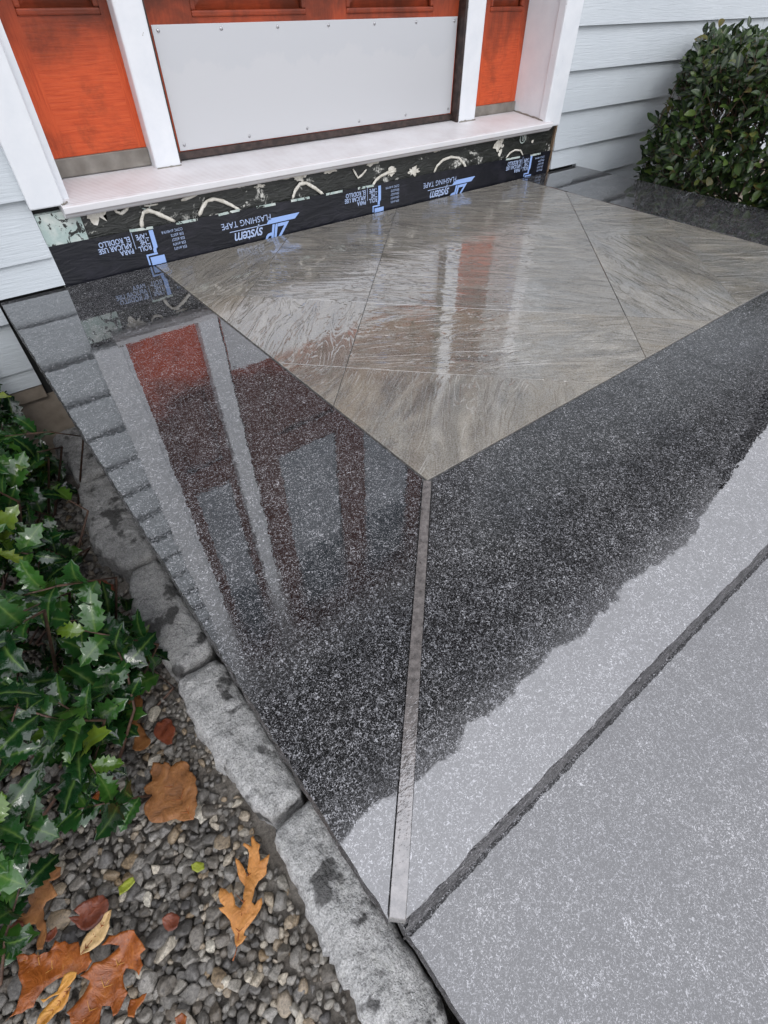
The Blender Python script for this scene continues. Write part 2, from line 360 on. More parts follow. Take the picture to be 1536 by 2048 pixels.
# siding: lapped boards, each its own part
def board(z0, z1, xa, xb):
    zt = z1+.022
    f = 1.447
    bm = profile_x([(f, z0), (f+.019*(zt-z0)/.14, zt), (f+.019*(zt-z0)/.14+.004, zt), (f+.0255, z0)], xa, xb)
    obj('siding_board', bm, M['siding'], house)
EXP = .1165
zs = [.069+EXP*k for k in range(0, 23)]
for z in zs:
    if z > TOP-.12: break
    board(z, z+EXP, -2.2, .176 if z > .0 else .03)
    xa = 1.992 if z < .15 else 1.978
    board(z, z+EXP, xa, 4.6 if zs.index(z) % 2 else 3.4); board(z, z+EXP, (4.6 if zs.index(z) % 2 else 3.4)+.003, 8.6)
for z0, z1 in ((.069-EXP, .069), (.069-2*EXP, .069-EXP), (-.209, .069-2*EXP)):
    board(z0, z1, -2.2, .030); board(z0, z1, 2.168, 8.6)
board(.006, .069, .033, .178); board(.008, .069, 1.994, 2.165)
boxo('wall_sheathing', (-2.2, 1.4735, -.25), (.25, 1.56, TOP), M['dark'], house)
boxo('wall_sheathing', (1.93, 1.4735, -.25), (8.6, 1.56, TOP), M['dark'], house)
boxo('wall_sheathing', (.25, 1.4735, 2.36), (1.93, 1.56, TOP), M['dark'], house)
boxo('foundation_wall', (-2.2, 1.468, -.9), (.066, 1.60, -.25), M['found'], house)
boxo('foundation_wall', (2.14, 1.468, -.9), (8.6, 1.60, -.25), M['found'], house)
boxo('water_table', (-2.2, 1.452, -.249), (.03, 1.472, -.213), M['found'], house, .003)
boxo('water_table', (2.168, 1.452, -.249), (8.6, 1.472, -.213), M['found'], house, .003)
# entrance frame
boxo('casing', (.172, 1.440, .166), (.243, 1.4725, 2.36), M['trim'], house, .003)
boxo('casing', (1.895, 1.440, .150), (1.984, 1.4725, 2.36), M['trim'], house, .004)
boxo('casing', (.244, 1.441, 2.262), (1.894, 1.4725, 2.362), M['trim'], house, .003)
boxo('jamb', (.225, 1.473, .166), (.262, 1.66, 2.26), M['trim'], house)
boxo('jamb', (1.912, 1.473, .160), (1.93, 1.66, 2.26), M['trim'], house)
boxo('jamb', (1.900, 1.4415, .162), (1.9115, 1.66, 2.26), M['trim'], house, .002)
boxo('jamb', (.262, 1.4735, 2.262), (1.9, 1.66, 2.30), M['trim'], house)
boxo('mullion', (.505, 1.568, .174), (.572, 1.66, 2.262), M['trim'], house, .005)
boxo('mullion', (1.581, 1.568, .172), (1.661, 1.66, 2.262), M['trim'], house, .005)
boxo('weatherstrip', (1.571, 1.570, .178), (1.5805, 1.618, 2.262), M['rubber'], house)
boxo('weatherstrip', (.5725, 1.585, .178), (.580, 1.618, 2.262), M['rubber'], house)
bm = profile_x([(1.428, .152), (1.426, .163), (1.432, .1665), (1.61, .1835), (1.66, .185), (1.66, .140), (1.44, .140)], .234, 1.926)
obj('door_sill', bm, M['sill'], house)
boxo('room_wall', (.2, 1.67, .13), (1.96, 1.69, 2.4), M['dark'], house)

def raised_panel(bm, xa, xb, za, zb, yb, yf, inset=.028):
    o = [(xa, za), (xb, za), (xb, zb), (xa, zb)]; k = [(xa+inset, za+inset), (xb-inset, za+inset), (xb-inset, zb-inset), (xa+inset, zb-inset)]
    ov = [bm.verts.new((x, yb, z)) for x, z in o]; kv = [bm.verts.new((x, yf, z)) for x, z in k]
    bm.faces.new(kv)
    for i in range(4): bm.faces.new((ov[i], ov[(i+1) % 4], kv[(i+1) % 4], kv[i]))
    bmesh.ops.recalc_face_normals(bm, faces=bm.faces)
    for f in bm.faces:
        if f.normal.y > 0: f.normal_flip()
    return bm
def moulding(bm, xa, xb, za, zb, yf, w=.012):
    for a, b in (((xa, za), (xb, za+w)), ((xa, zb-w), (xb, zb)), ((xa, za+w), (xa+w, zb-w)), ((xb-w, za+w), (xb, zb-w))):
        box(bm, (a[0], yf, a[1]), (b[0], yf+.012, b[1]), .0035)
    return bm
def leaf_door(name, xa, xb, openings, za, zb, parent, y=1.60):
    """a joinery leaf: core, upright stiles, cross rails, raised panels, glass panes"""
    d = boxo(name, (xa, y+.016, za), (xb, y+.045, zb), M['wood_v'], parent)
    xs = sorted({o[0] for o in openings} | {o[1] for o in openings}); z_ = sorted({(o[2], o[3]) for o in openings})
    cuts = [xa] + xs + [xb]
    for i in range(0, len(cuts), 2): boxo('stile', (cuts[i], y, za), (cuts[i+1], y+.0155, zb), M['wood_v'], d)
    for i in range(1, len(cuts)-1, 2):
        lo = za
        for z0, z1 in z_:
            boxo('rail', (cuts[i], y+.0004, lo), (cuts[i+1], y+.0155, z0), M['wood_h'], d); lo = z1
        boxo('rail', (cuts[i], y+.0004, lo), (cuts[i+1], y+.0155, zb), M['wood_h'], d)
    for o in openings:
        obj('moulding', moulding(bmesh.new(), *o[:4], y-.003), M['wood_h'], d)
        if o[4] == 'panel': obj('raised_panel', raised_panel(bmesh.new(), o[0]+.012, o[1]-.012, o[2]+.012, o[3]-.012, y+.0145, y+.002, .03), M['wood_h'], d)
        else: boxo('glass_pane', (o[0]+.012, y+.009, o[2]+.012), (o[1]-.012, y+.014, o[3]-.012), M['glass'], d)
    return d
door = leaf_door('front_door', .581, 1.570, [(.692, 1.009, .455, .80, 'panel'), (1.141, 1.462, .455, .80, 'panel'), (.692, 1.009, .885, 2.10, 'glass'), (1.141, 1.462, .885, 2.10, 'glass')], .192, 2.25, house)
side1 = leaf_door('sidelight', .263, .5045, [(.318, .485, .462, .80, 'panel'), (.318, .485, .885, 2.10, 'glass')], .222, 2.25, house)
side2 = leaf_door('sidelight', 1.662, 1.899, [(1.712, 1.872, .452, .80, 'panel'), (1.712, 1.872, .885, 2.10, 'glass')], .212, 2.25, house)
boxo('bottom_strip', (.263, 1.594, .184), (.5045, 1.62, .2215), M['sweep'], side1, .002)
boxo('bottom_strip', (1.662, 1.594, .183), (1.899, 1.62, .2115), M['sweep'], side2, .002)
boxo('door_sweep', (.583, 1.592, .186), (1.570, 1.618, .2015), M['rubber'], door)
kick = boxo('kick_plate', (.588, 1.5965, .2035), (1.565, 1.5995, .444), M['plate'], door, .0006)
for row, z in ((0, .434), (1, .216)):
    for i in range(7 if row == 0 else 6):
        n = 6 if row == 0 else 5
        x = .602 + (1.552-.602)*i/n
        bm = bmesh.new(); bmesh.ops.create_uvsphere(bm, u_segments=10, v_segments=6, radius=.0042)
        for v in bm.verts: v.co = Vector((v.co.x+x, 1.5963+v.co.y*.45, v.co.z+z))
        obj('screw', bm, M['screw'], kick, smooth=True)

# wall below the sill: membrane, flashing tape with its print, sealant beads
bm = bmesh.new(); n = 120
a = []
for i in range(n+1):
    x = .262+(1.985-.262)*i/n
    a.append([bm.verts.new((x, 1.464-.0025*abs(mnoise.noise(Vector((x*9, k*.8, 2)))), -.03+.18*k/8)) for k in range(9)])
for i in range(n):
    for k in range(8): bm.faces.new((a[i][k], a[i+1][k], a[i+1][k+1], a[i][k+1]))
memb = obj('membrane', bm, M['membrane'], house, smooth=True)
boxo('sheathing_panel', (.178, 1.4655, -.03), (1.99, 1.473, .152), M['green'], house)
boxo('sheathing_patch', (.177, 1.459, -.02), (.268, 1.4653, .151), M['green'], house, .001)
boxo('rough_framing', (1.986, 1.4545, -.02), (1.9935, 1.472, .150), M['raw'], house)
bm = bmesh.new(); n = 90; a = []
for i in range(n+1):
    x = .178+(1.984-.178)*i/n; zt = .088-.018*(x-.178)/1.8
    a.append([bm.verts.new((x, 1.4575-.0012*mnoise.noise(Vector((x*7, k*.5, 9))), -.03+(zt+.03)*k/5)) for k in range(6)])
for i in range(n):
    for k in range(5): bm.faces.new((a[i][k], a[i+1][k], a[i+1][k+1], a[i][k+1]))
tape = obj('flashing_tape', bm, M['tape'], house, smooth=True)
TM = Matrix(((-1, 0, 0, 0), (0, 0, -1, 0), (0, -1, 0, 0), (0, 0, 0, 1)))       # lettering runs upside down on the tape
YT = 1.4558
def lettering(txt, size, x, z, shear=0., mat='print', align='LEFT', space=1., bold=0., sx=1., upright=None, y=YT, parent=None):
    cu = bpy.data.curves.new('lettering', 'FONT'); cu.body = txt; cu.size = size; cu.shear = shear; cu.align_x = align; cu.space_character = space; cu.offset = bold
    cu.space_line = .95; cu.resolution_u = 3
    t = bpy.data.objects.new('tmp', cu); COL.objects.link(t)
    dg = bpy.context.evaluated_depsgraph_get(); me = bpy.data.meshes.new_from_object(t.evaluated_get(dg))
    bpy.data.objects.remove(t); bpy.data.curves.remove(cu)
    me.materials.clear(); me.materials.append(M[mat]); me.name = 'lettering'
    mw = Matrix.Translation((x, y, z)) @ TM @ Matrix.Diagonal((sx, 1, 1, 1))
    return link('lettering', me, parent or tape, mw)
def plate(pts, mat='print_blue', name='printed_mark', y=YT, parent=None):
    bm = bmesh.new(); bm.faces.new([bm.verts.new((p[0], y, p[1])) for p in pts]); bmesh.ops.triangulate(bm, faces=bm.faces)
    for f in bm.faces:
        f.normal_update()
        if f.normal.y > 0: f.normal_flip()
    return obj(name, bm, M[mat], parent or tape)
for k in range(3):
    o = .729*k; dz = -.0075*k
    if k < 2:
        lettering('FLASHING TAPE', .0215, .752+o, .0595+dz, space=1.02, sx=.98)
        lettering('system', .041, .722+o, .0305+dz, shear=.28, space=.9, bold=.0004, sx=.86)
        lettering('ZIP', .066, .806+o, .0305+dz, shear=.33, space=.86, bold=.0012, sx=.86, mat='print_blue')
        plate([(.62+o, .0365+dz), (.735+o, .0365+dz), (.735+o, .0345+dz), (.62+o, .0345+dz)], 'print')
        plate([(.735+o, .0365+dz), (.745+o, .048+dz), (.845+o, .048+dz), (.828+o, .0345+dz), (.735+o, .0345+dz)])
    r = .412+o
    plate([(r-.004, .080+dz), (r+.007, .080+dz), (r+.007, .040+dz), (r+.002, .036+dz), (r+.002, .028+dz), (r-.006, .028+dz), (r-.006, .036+dz), (r-.004, .04+dz)])
    plate([(r-.006, .0275+dz), (r+.0025, .0275+dz), (r+.0025, .0235+dz), (r-.023, .0235+dz), (r-.023, .002), (r-.027, .002), (r-.027, .0275+dz)])
    plate([(r-.019, .0195+dz), (r+.018, .0195+dz), (r+.018, .0), (r-.019, .0)])
    lettering('ROLL\nTHE\nTAPE', .0150, r-.008, .046+dz, align='LEFT', sx=.85, bold=.0004) if 0 else None
    for i, w in enumerate(('ROLL', 'THE', 'TAPE')): lettering(w, .0165, r-.008, .0485+.0135*i+dz, sx=.82, bold=.0003)
    plate([(r-.0475, .083+dz), (r-.0462, .083+dz), (r-.0462, .045+dz), (r-.0475, .045+dz)], 'print')
    for i, w in enumerate(('PARA', 'APLICAR USE', 'EL RODILLO')): lettering(w, .0165, r-.053, .0485+.0135*i+dz, sx=.84, bold=.0003)
    for i, w in enumerate(('ESR #1473', 'ESR #1474', 'ESR #3227', 'ESR #3373', 'CCMC #14019-R')): lettering(w, .0092, r+.082, .030+.0105*i+dz, sx=.85)
# sealant beads and dabs on the membrane, traced on the wall plane
def bead(pts, r0=.0045, y=1.4600):
    p = [wpt(q, y) for q in pts]; out = []
    for i in range(len(p)-1):
        for t in (0, .34, .67): out.append(p[i].lerp(p[i+1], t))
    out.append(p[-1]); bm = bmesh.new()
    rad = [r0*(.75+.45*mnoise.noise(Vector((q.x*70, q.z*70, 3)))+.25) for q in out]; rad[0] *= .6; rad[-1] *= .6
    tube(bm, out, rad, 8)
    for v in bm.verts: v.co.y = y+(v.co.y-y)*.55
    return obj('sealant_bead', bm, M['seal'], house, smooth=True)
bead([(284, 456), (283, 440), (287, 425), (297, 421), (310, 425), (330, 434), (350, 443)])
bead([(398, 432), (405, 415), (414, 402), (428, 398), (445, 402), (464, 411), (480, 421)])
bead([(585, 398), (590, 382), (600, 368), (612, 366), (630, 376), (648, 390)])
bead([(228, 415), (233, 424), (243, 427), (253, 419), (255, 411)], .0038)
bead([(362, 401), (376, 396), (394, 389)], .0035)
bead([(706, 338), (716, 356), (724, 350), (733, 339)], .0028)
bead([(745, 372), (752, 360), (762, 352), (775, 346), (792, 342)], .0042)
bead([(868, 345), (874, 332), (886, 320), (902, 314), (918, 316), (928, 328), (932, 336)], .004)
bead([(1012, 316), (1020, 306), (1030, 300), (1041, 301), (1046, 311)], .003)
bead([(288, 412), (300, 411), (316, 408)], .002)
def dab(q, rx, rz, seed):
    c = wpt(q, 1.4606); pts = []
    for i in range(26):
        a = 2*math.pi*i/26; k = .62+.55*mnoise.noise(Vector((math.cos(a)*2.2, math.sin(a)*2.2, seed)))+.22*random.random()
        pts.append((c.x+rx*k*math.cos(a), c.z+rz*k*math.sin(a)))
    o = plate(pts, 'seal', 'sealant_smear', 1.4606, house)
for i, (q, rx, rz) in enumerate([((190, 425), .03, .022), ((565, 352), .035, .010), ((600, 352), .022, .014), ((660, 340), .03, .008), ((430, 378), .028, .007), ((745, 325), .024, .010), ((724, 323), .009, .009), ((782, 343), .02, .012), ((828, 342), .026, .012), ((875, 300), .02, .006), ((998, 290), .026, .020), ((1000, 303), .010, .014), ((1065, 283), .008, .006), ((480, 370), .02, .005), ((520, 372), .018, .004)]):
    dab(q, rx*1.2, rz*1.25, i*3.1)
for q0, q1 in (((259, 462), (306, 455)), ((352, 447), (395, 439)), ((437, 430), (479, 420)), ((513, 415), (551, 408)), ((582, 402), (619, 395)), ((652, 389), (685, 382)), ((716, 377), (748, 371)), ((1012, 319), (1040, 314)), ((1061, 311), (1081, 307))):
    A, B = wpt(q0, 1.456), wpt(q1, 1.456); plate([(A.x, A.z+.003), (B.x, B.z+.003), (B.x, B.z-.003), (A.x, A.z-.003)], 'green', 'tape_dash', 1.4559, house)
for ch, q in (('R', (289, 404)), ('R', (1046, 276))):      # small ring mark printed on the membrane
    c = wpt(q, 1.4604); bm = bmesh.new()
    for i in range(24):
        a, b_ = 2*math.pi*i/24, 2*math.pi*(i+1)/24
        bm.faces.new([bm.verts.new((c.x+r*math.cos(t), 1.4604, c.z+r*math.sin(t))) for r, t in ((.0165, b_), (.0165, a), (.0138, a), (.0138, b_))])
    for f in bm.faces:
        f.normal_update()
        if f.normal.y > 0: f.normal_flip()
    ring = obj('printed_mark', bm, M['green'], house)
    lettering(ch, .024, c.x+.007, c.z+.008, mat='green', y=1.4604, parent=house)

# cracked caulk and bare edges at the feet of the posts and jamb
def caulk(a, b, r, seed):
    a, b = Vector(a), Vector(b); n = 14; bm = bmesh.new(); pts = [a.lerp(b, i/n)+Vector((0, 0, .0012*mnoise.noise(Vector((i*.9, seed, 0))))) for i in range(n+1)]
    tube(bm, pts, [r*(.55+.9*abs(mnoise.noise(Vector((i*.7, seed, 5))))) for i in range(n+1)], 6); obj('caulk', bm, M['sweep'], house, smooth=True)
caulk((.507, 1.5665, .1795), (.571, 1.5665, .1795), .0035, 1); caulk((1.583, 1.5665, .1795), (1.660, 1.5665, .1795), .0045, 2)
caulk((1.8985, 1.446, .169), (1.8985, 1.598, .183), .005, 3); caulk((.236, 1.4385, .1675), (.25, 1.4385, .172), .003, 4); caulk((1.661, 1.5935, .184), (1.899, 1.5935, .184), .002, 6)

# porch eave above the door
edge = [(-3.2, .715), (4.45, .735), (4.52, 1.02), (6.6, 1.30), (8.9, 1.32)]
so_ = [(p[0], p[1]) for p in edge] + [(8.9, 1.47), (-3.2, 1.47)]
obj('soffit', prism(so_, TOP, TOP+.02), M['soffit'], house)
for (xa, ya), (xb, yb) in zip(edge, edge[1:]):
    d = Vector((xb-xa, yb-ya)).normalized(); s_ = Vector((d.y, -d.x))*.018
    obj('fascia_board', prism([(xa, ya), (xa+s_.x, ya+s_.y), (xb+s_.x, yb+s_.y), (xb, yb)], TOP-.015, TOP+.06), M['trim'], house)
bm = bmesh.new(); lo = [bm.verts.new((p[0], p[1]-.022, TOP+.065)) for p in edge]; hi = [bm.verts.new((p[0], 3.2, TOP+1.2)) for p in edge]
for i in range(len(edge)-1): bm.faces.new((lo[i], lo[i+1], hi[i+1], hi[i]))
obj('roof', bm, M['roof'], house)

# ------------------------------------------------------------------ landing
XL, XI, XR, XO, YF, YI, YB = .035, .397, 1.815, 2.160, .026, .394, 1.450
landing = empty('stone_landing', (1.1, .75, GZ), 'wet landing of dark granite borders around diagonal flagstones below the door', 'landing')
SL = .05
boxo('concrete_base', (XL+.03, YF+.045, -.6), (XO-.03, YB, -SL-.001), M['dark'], landing)
boxo('mortar_bed', (XL+.06, YF+.07, -SL-.0005), (XO-.06, YB, -.0025), M['mortar'], landing)
g = .0012
def mit(p, k): return (p[0]-k, p[1]+k)          # shift off the 45 degree mitre line
k0, k1 = .0042, .0048                           # half widths (diagonal) of the mitre strip, inner and outer end
outer = rough_line((XL, YF+2*k1), (XL, YB), .006, .0022, 1)
left = [(XI-g-.000, YB), ] ; left = outer[::-1]
left = [(XI-g, YI+2*k0), (XI-g, YB)] + left      # ccw
split_sides(obj('border_slab', prism(left, -SL, 0, .0012), M['granite_left'], landing))
front = rough_line((XL+2*k1, YF), (XO-.006, YF), .007, .0017, 2)
fr = [(q[0], q[1]+.0016) for q in front] + [(XR+.0, YI-g), (XI+2*k0, YI-g)]
split_sides(obj('border_slab', prism(fr, -SL, 0, .0012), M['granite_front'], landing))
rr = [(XR+g+.004, YI+.004)] + rough_line((XO, YF+.006), (XO, YB), .02, .002, 3) + [(XR+g, YB)]
obj('border_slab', prism(rr, -SL, 0, .0012), M['granite'], landing)
# pale strip laid in the near mitre, a tapered bar
a = Vector((XI, YI)); b = Vector((XL+.0055, YF+.0055)); d = (b-a).normalized(); n_ = Vector((-d.y, d.x))
left_s = []; right_s = []
for i in range(25):
    t = i/24; p = a.lerp(b, t); w_ = (k0+(k1-k0)*t)*1.414-.0001+.0003*mnoise.noise(Vector((p.x*80, p.y*80, 4)))
    left_s.append((p+n_*w_).to_tuple()); right_s.append((p-n_*w_).to_tuple())
obj('mitre_strip', prism(left_s+right_s[::-1] if True else None, -.02, .0016, .0008), M['strip'], landing)
# flagstones on the diagonal
def clip(poly, nx_, ny_, c):                     # keep nx*x+ny*y <= c
    out = []
    for i in range(len(poly)):
        p, q = poly[i], poly[(i+1) % len(poly)]; dp = nx_*p[0]+ny_*p[1]-c; dq = nx_*q[0]+ny_*q[1]-c
        if dp <= 0: out.append(p)
        if dp*dq < 0: t = dp/(dp-dq); out.append((p[0]+(q[0]-p[0])*t, p[1]+(q[1]-p[1])*t))
    return out
GAP = .0008
cols = [(-1.2, -.645, [1.63]), (-.645, -.24, [1.22, 1.63, 2.43]), (-.24, .58, [1.22, 1.63, 2.83]), (.58, .965, [1.63, 2.41]), (.965, 1.6, [2.41])]
grain = [[40, 30], [20, 48, -38, 44], [38, -30, -47, -20], [-60, 70, -30], [-35, -70]]
for ci, (u0, u1, vs_) in enumerate(cols):
    vsx = [.5]+vs_+[3.6]
    for ri, (v0, v1) in enumerate(zip(vsx, vsx[1:])):
        poly = [(XI+.002, YI+.002), (XR-.002, YI+.002), (XR-.002, YB-.001), (XI+.002, YB-.001)]
        poly = clip(poly, 1, -1, u1-GAP); poly = clip(poly, -1, 1, -u0-GAP) if poly else poly
        poly = clip(poly, 1, 1, v1-GAP) if poly else poly; poly = clip(poly, -1, -1, -v0-GAP) if poly else poly
        if len(poly) < 3: continue
        c = Vector((sum(p[0] for p in poly)/len(poly), sum(p[1] for p in poly)/len(poly), 0)); ang = R(grain[ci][ri])
        mw = Matrix.Translation(c) @ Matrix.Rotation(ang, 4, 'Z'); inv = mw.inverted()
        tilt = random.uniform(-.0006, .0004)
        bm = prism([(inv @ Vector((p[0], p[1], 0)))[:2] for p in poly], -.03, tilt, .0004)
        link('flagstone', mesh('flagstone', bm, M['flag']), landing, mw)
# riser below the front slab: rough split face
bm = bmesh.new(); nxs, nzs = 420, 18; a = []
for i in range(nxs+1):
    x = .050+(2.14-.050)*i/nxs; col = []
    for k in range(nzs+1):
        z = -.0008-(.195)*k/nzs
        col.append(bm.verts.new((x, YF+.0014*(1 if k else 1.8)-.0008*k/nzs+.0018*mnoise.noise(Vector((x*38, z*38, 6)))+.0018*mnoise.noise(Vector((x*120, z*120, 8)))*.7, z)))
    a.append(col)
for i in range(nxs):
    for k in range(nzs): bm.faces.new((a[i][k], a[i][k+1], a[i+1][k+1], a[i+1][k]))
back = [[bm.verts.new((v.co.x, YF+.003, v.co.z)) for v in (col[0], col[-1])] for col in (a[0], a[-1])]
bmesh.ops.recalc_face_normals(bm, faces=bm.faces)
obj('riser_stone', bm, M['granite_edge'], landing)

# ------------------------------------------------------------------ lower step
step = empty('stone_step', (1.1, -.2, GZ), 'wet grey granite step below the front edge of the landing', 'step')
ST = -.152
tr = rough_line((.054, YF+.03), (.054, -.46), .006, .0020, 12)
tr = tr + rough_line((.054, -.46), (2.14, -.46), .02, .003, 13)[1:] + [(2.14, YF+.03)]
split_sides(obj('tread_slab', prism(tr, ST-.05, ST, .0014), M['granite_tread'], step))
boxo('riser_block', (.075, -.44, -.6), (2.11, YF+.03, ST-.051), M['granite_edge'], step)

# ------------------------------------------------------------------ edging stones, one by one
def block(ya, yb, left_pts, xr, ztop, seed, label, skew=.0):
    """left_pts: (y, x) of the broken outer edge; xr: inner edge"""
    left_pts = sorted(left_pts)
    def xl(y):
        if y <= left_pts[0][0]: return left_pts[0][1]
        for p, q in zip(left_pts, left_pts[1:]):
            if y <= q[0]: return p[1]+(q[1]-p[1])*(y-p[0])/max(q[0]-p[0], 1e-6)
        return left_pts[-1][1]
    bm = bmesh.new(); nu, nv = int((yb-ya)/.0055), 20; top = []
    for i in range(nu+1):
        t = i/nu; row = []
        for j in range(nv+1):
            q = j/nv; y = ya+(yb-ya)*t; X0 = xl(y)+.0060*mnoise.noise(Vector((y*42, seed, 0)))+.0040*mnoise.noise(Vector((y*160, seed, 4))); X1 = xr+.003*mnoise.noise(Vector((y*45, seed, 9)))
            x = X0+(X1-X0)*q; y2 = y+skew*(q-.5)
            e = min(t*(yb-ya), (1-t)*(yb-ya), q*(X1-X0), (1-q)*(X1-X0)); rr_ = .021
            drop = 0 if e > rr_ else rr_*(1-math.sqrt(max(0, 1-(1-e/rr_)**2)))*.75
            z = ztop-drop+.0065*mnoise.noise(Vector((x*24, y*24, seed)))+.0026*mnoise.noise(Vector((x*90, y*90, seed+3)))
            # a corner of the end is rounded in plan
            ce = min(t, 1-t)*(yb-ya); 
            if ce < .02: x = x+(.018-ce*.9)*(.5-q)*.9
            row.append(bm.verts.new((x, y2, z)))
        top.append(row)
    for i in range(nu):
        for j in range(nv): bm.faces.new((top[i][j], top[i][j+1], top[i+1][j+1], top[i+1][j]))
    rim = [top[0][j] for j in range(nv+1)]+[top[i][nv] for i in range(1, nu+1)]+[top[nu][j] for j in range(nv-1, -1, -1)]+[top[i][0] for i in range(nu-1, 0, -1)]
    cx = (xl((ya+yb)/2)+xr)/2; cy = (ya+yb)/2; prev = rim; n = len(rim)
    for lvl, (dz, k) in enumerate(((.02, .006), (.055, .010), (.115, .004))):
        ring = []
        for v in rim:
            o = Vector((v.co.x-cx, v.co.y-cy, 0)); o.normalize()
            kk = k*(.6+.9*mnoise.noise(Vector((v.co.x*40, v.co.y*40, seed+lvl))))
            if v.co.x > cx+.02: kk = min(kk, 0.0)
            if abs(o.y) > abs(o.x)*1.2: kk = -.001
            ring.append(bm.verts.new((v.co.x+o.x*kk, v.co.y+o.y*kk*.2, ztop-dz)))
        for i in range(n): bm.faces.new((prev[(i+1) % n], prev[i], ring[i], ring[(i+1) % n]))
        prev = ring
    bmesh.ops.recalc_face_normals(bm, faces=bm.faces)
    o = obj('edging_stone', bm, M['edging'], None, smooth=True)
    return tag(o, label, 'edging stone', 'stones edging the planting bed')
ZS = -.34
block(1.196, 1.440, [(1.43, -.008), (1.38, -.020), (1.30, -.006), (1.2, -.014)], .062, ZS, 11, 'dark soaked edging stone set against the house foundation', .006)
block(.853, 1.184, [(1.18, -.016), (1.05, -.034), (.95, -.044), (.87, -.018)], .062, ZS, 23, 'long dark chipped edging stone, second from the foundation', -.005)
block(.562, .841, [(.84, -.012), (.75, -.036), (.66, -.030), (.57, -.028)], .056, ZS, 37, 'damp edging stone with holly leaves hanging over it', .004)
block(.257, .550, [(.55, -.030), (.46, -.034), (.37, -.024), (.30, -.020), (.26, -.010)], .056, ZS, 41, 'light grey edging stone with two dark wet patches', -.004)
block(-.060, .245, [(.245, -.014), (.19, -.017), (.1, -.019), (.0, -.024), (-.05, -.016)], .0635, ZS, 53, 'long pale lichen-flecked edging stone beside the oak leaf and lower step', .003)
block(-.36, -.066, [(-.07, -.016), (-.2, -.022), (-.35, -.018)], .0635, ZS, 67, 'grey edging stone beside the lower step, beyond the corner', .003)

# ------------------------------------------------------------------ gravel
def pebbles():
    proto = []
    for sub in (2, 3):
        b = bmesh.new(); bmesh.ops.create_icosphere(b, subdivisions=sub, radius=1); b.verts.ensure_lookup_table()
        proto.append(([v.co.copy() for v in b.verts], [tuple(v.index for v in f.verts) for f in b.faces])); b.free()
    V = []; F = []; pts = []; cell = {}
    def ok(x, y, r):
        ci, cj = int(x/.03), int(y/.03)
        for i in range(ci-1, ci+2):
            for j in range(cj-1, cj+2):
                for (a, b, q) in cell.get((i, j), ()):
                    if (a-x)**2+(b-y)**2 < ((q+r)*.68)**2: return False
        cell.setdefault((ci, cj), []).append((x, y, r)); return True
    rnd = random.Random(4)
    for rlo, rhi, tries in ((.0080, .0120, 1300), (.0052, .0080, 15000), (.003, .0052, 26000)):
        for _ in range(tries):
            x = rnd.uniform(-.55, -.03); y = rnd.uniform(-.2, 1.42); r = rnd.uniform(rlo, rhi)
            if x > -.07 and rnd.random() < (.85 if r > .006 else .55): continue
            if ok(x, y, r): pts.append((x, y, r))
    for n, (x, y, r) in enumerate(pts):
        near = y < .75 and r > .0065
        vs_, fs = proto[1 if near else 0]; base = len(V)
        sx, sy, sz = r*rnd.uniform(1.15, 1.8), r*rnd.uniform(1.0, 1.45), r*rnd.uniform(.8, 1.15)
        rot = Matrix.Rotation(rnd.uniform(0, 6.3), 3, 'Z') @ Matrix.Rotation(rnd.uniform(-.45, .45), 3, 'X'); sd = rnd.uniform(0, 99)
        facets = [(Vector((rnd.gauss(0, 1), rnd.gauss(0, 1), rnd.gauss(0, 1))).normalized(), rnd.uniform(.48, .80)) for _ in range(10)]
        zz = GZ+r*.25+.0035*rnd.random()
        if x > -.11: zz += .018*min(1, (x+.11)/.06)
        for c in vs_:
            k = 1+.16*mnoise.noise(c*1.6+Vector((sd, 0, 0)))+.05*mnoise.noise(c*5+Vector((sd, 3, 0))); p = c*k
            for nn, dd in facets:
                h = p.dot(nn)
                if h > dd: p = p-nn*(h-dd)*.95
            p = rot @ Vector((p.x*sx, p.y*sy, p.z*sz)); V.append((p.x+x, p.y+y, p.z+zz))
        F.extend([tuple(i+base for i in f) for f in fs])
    me = bpy.data.meshes.new('gravel'); me.from_pydata(V, [], F); me.materials.append(M['gravel'])
    me.polygons.foreach_set('use_smooth', [True]*len(F)); me.update()
    return link('gravel', me)
tag(pebbles(), 'grey and tan gravel covering the planting bed', 'gravel', kind='stuff')

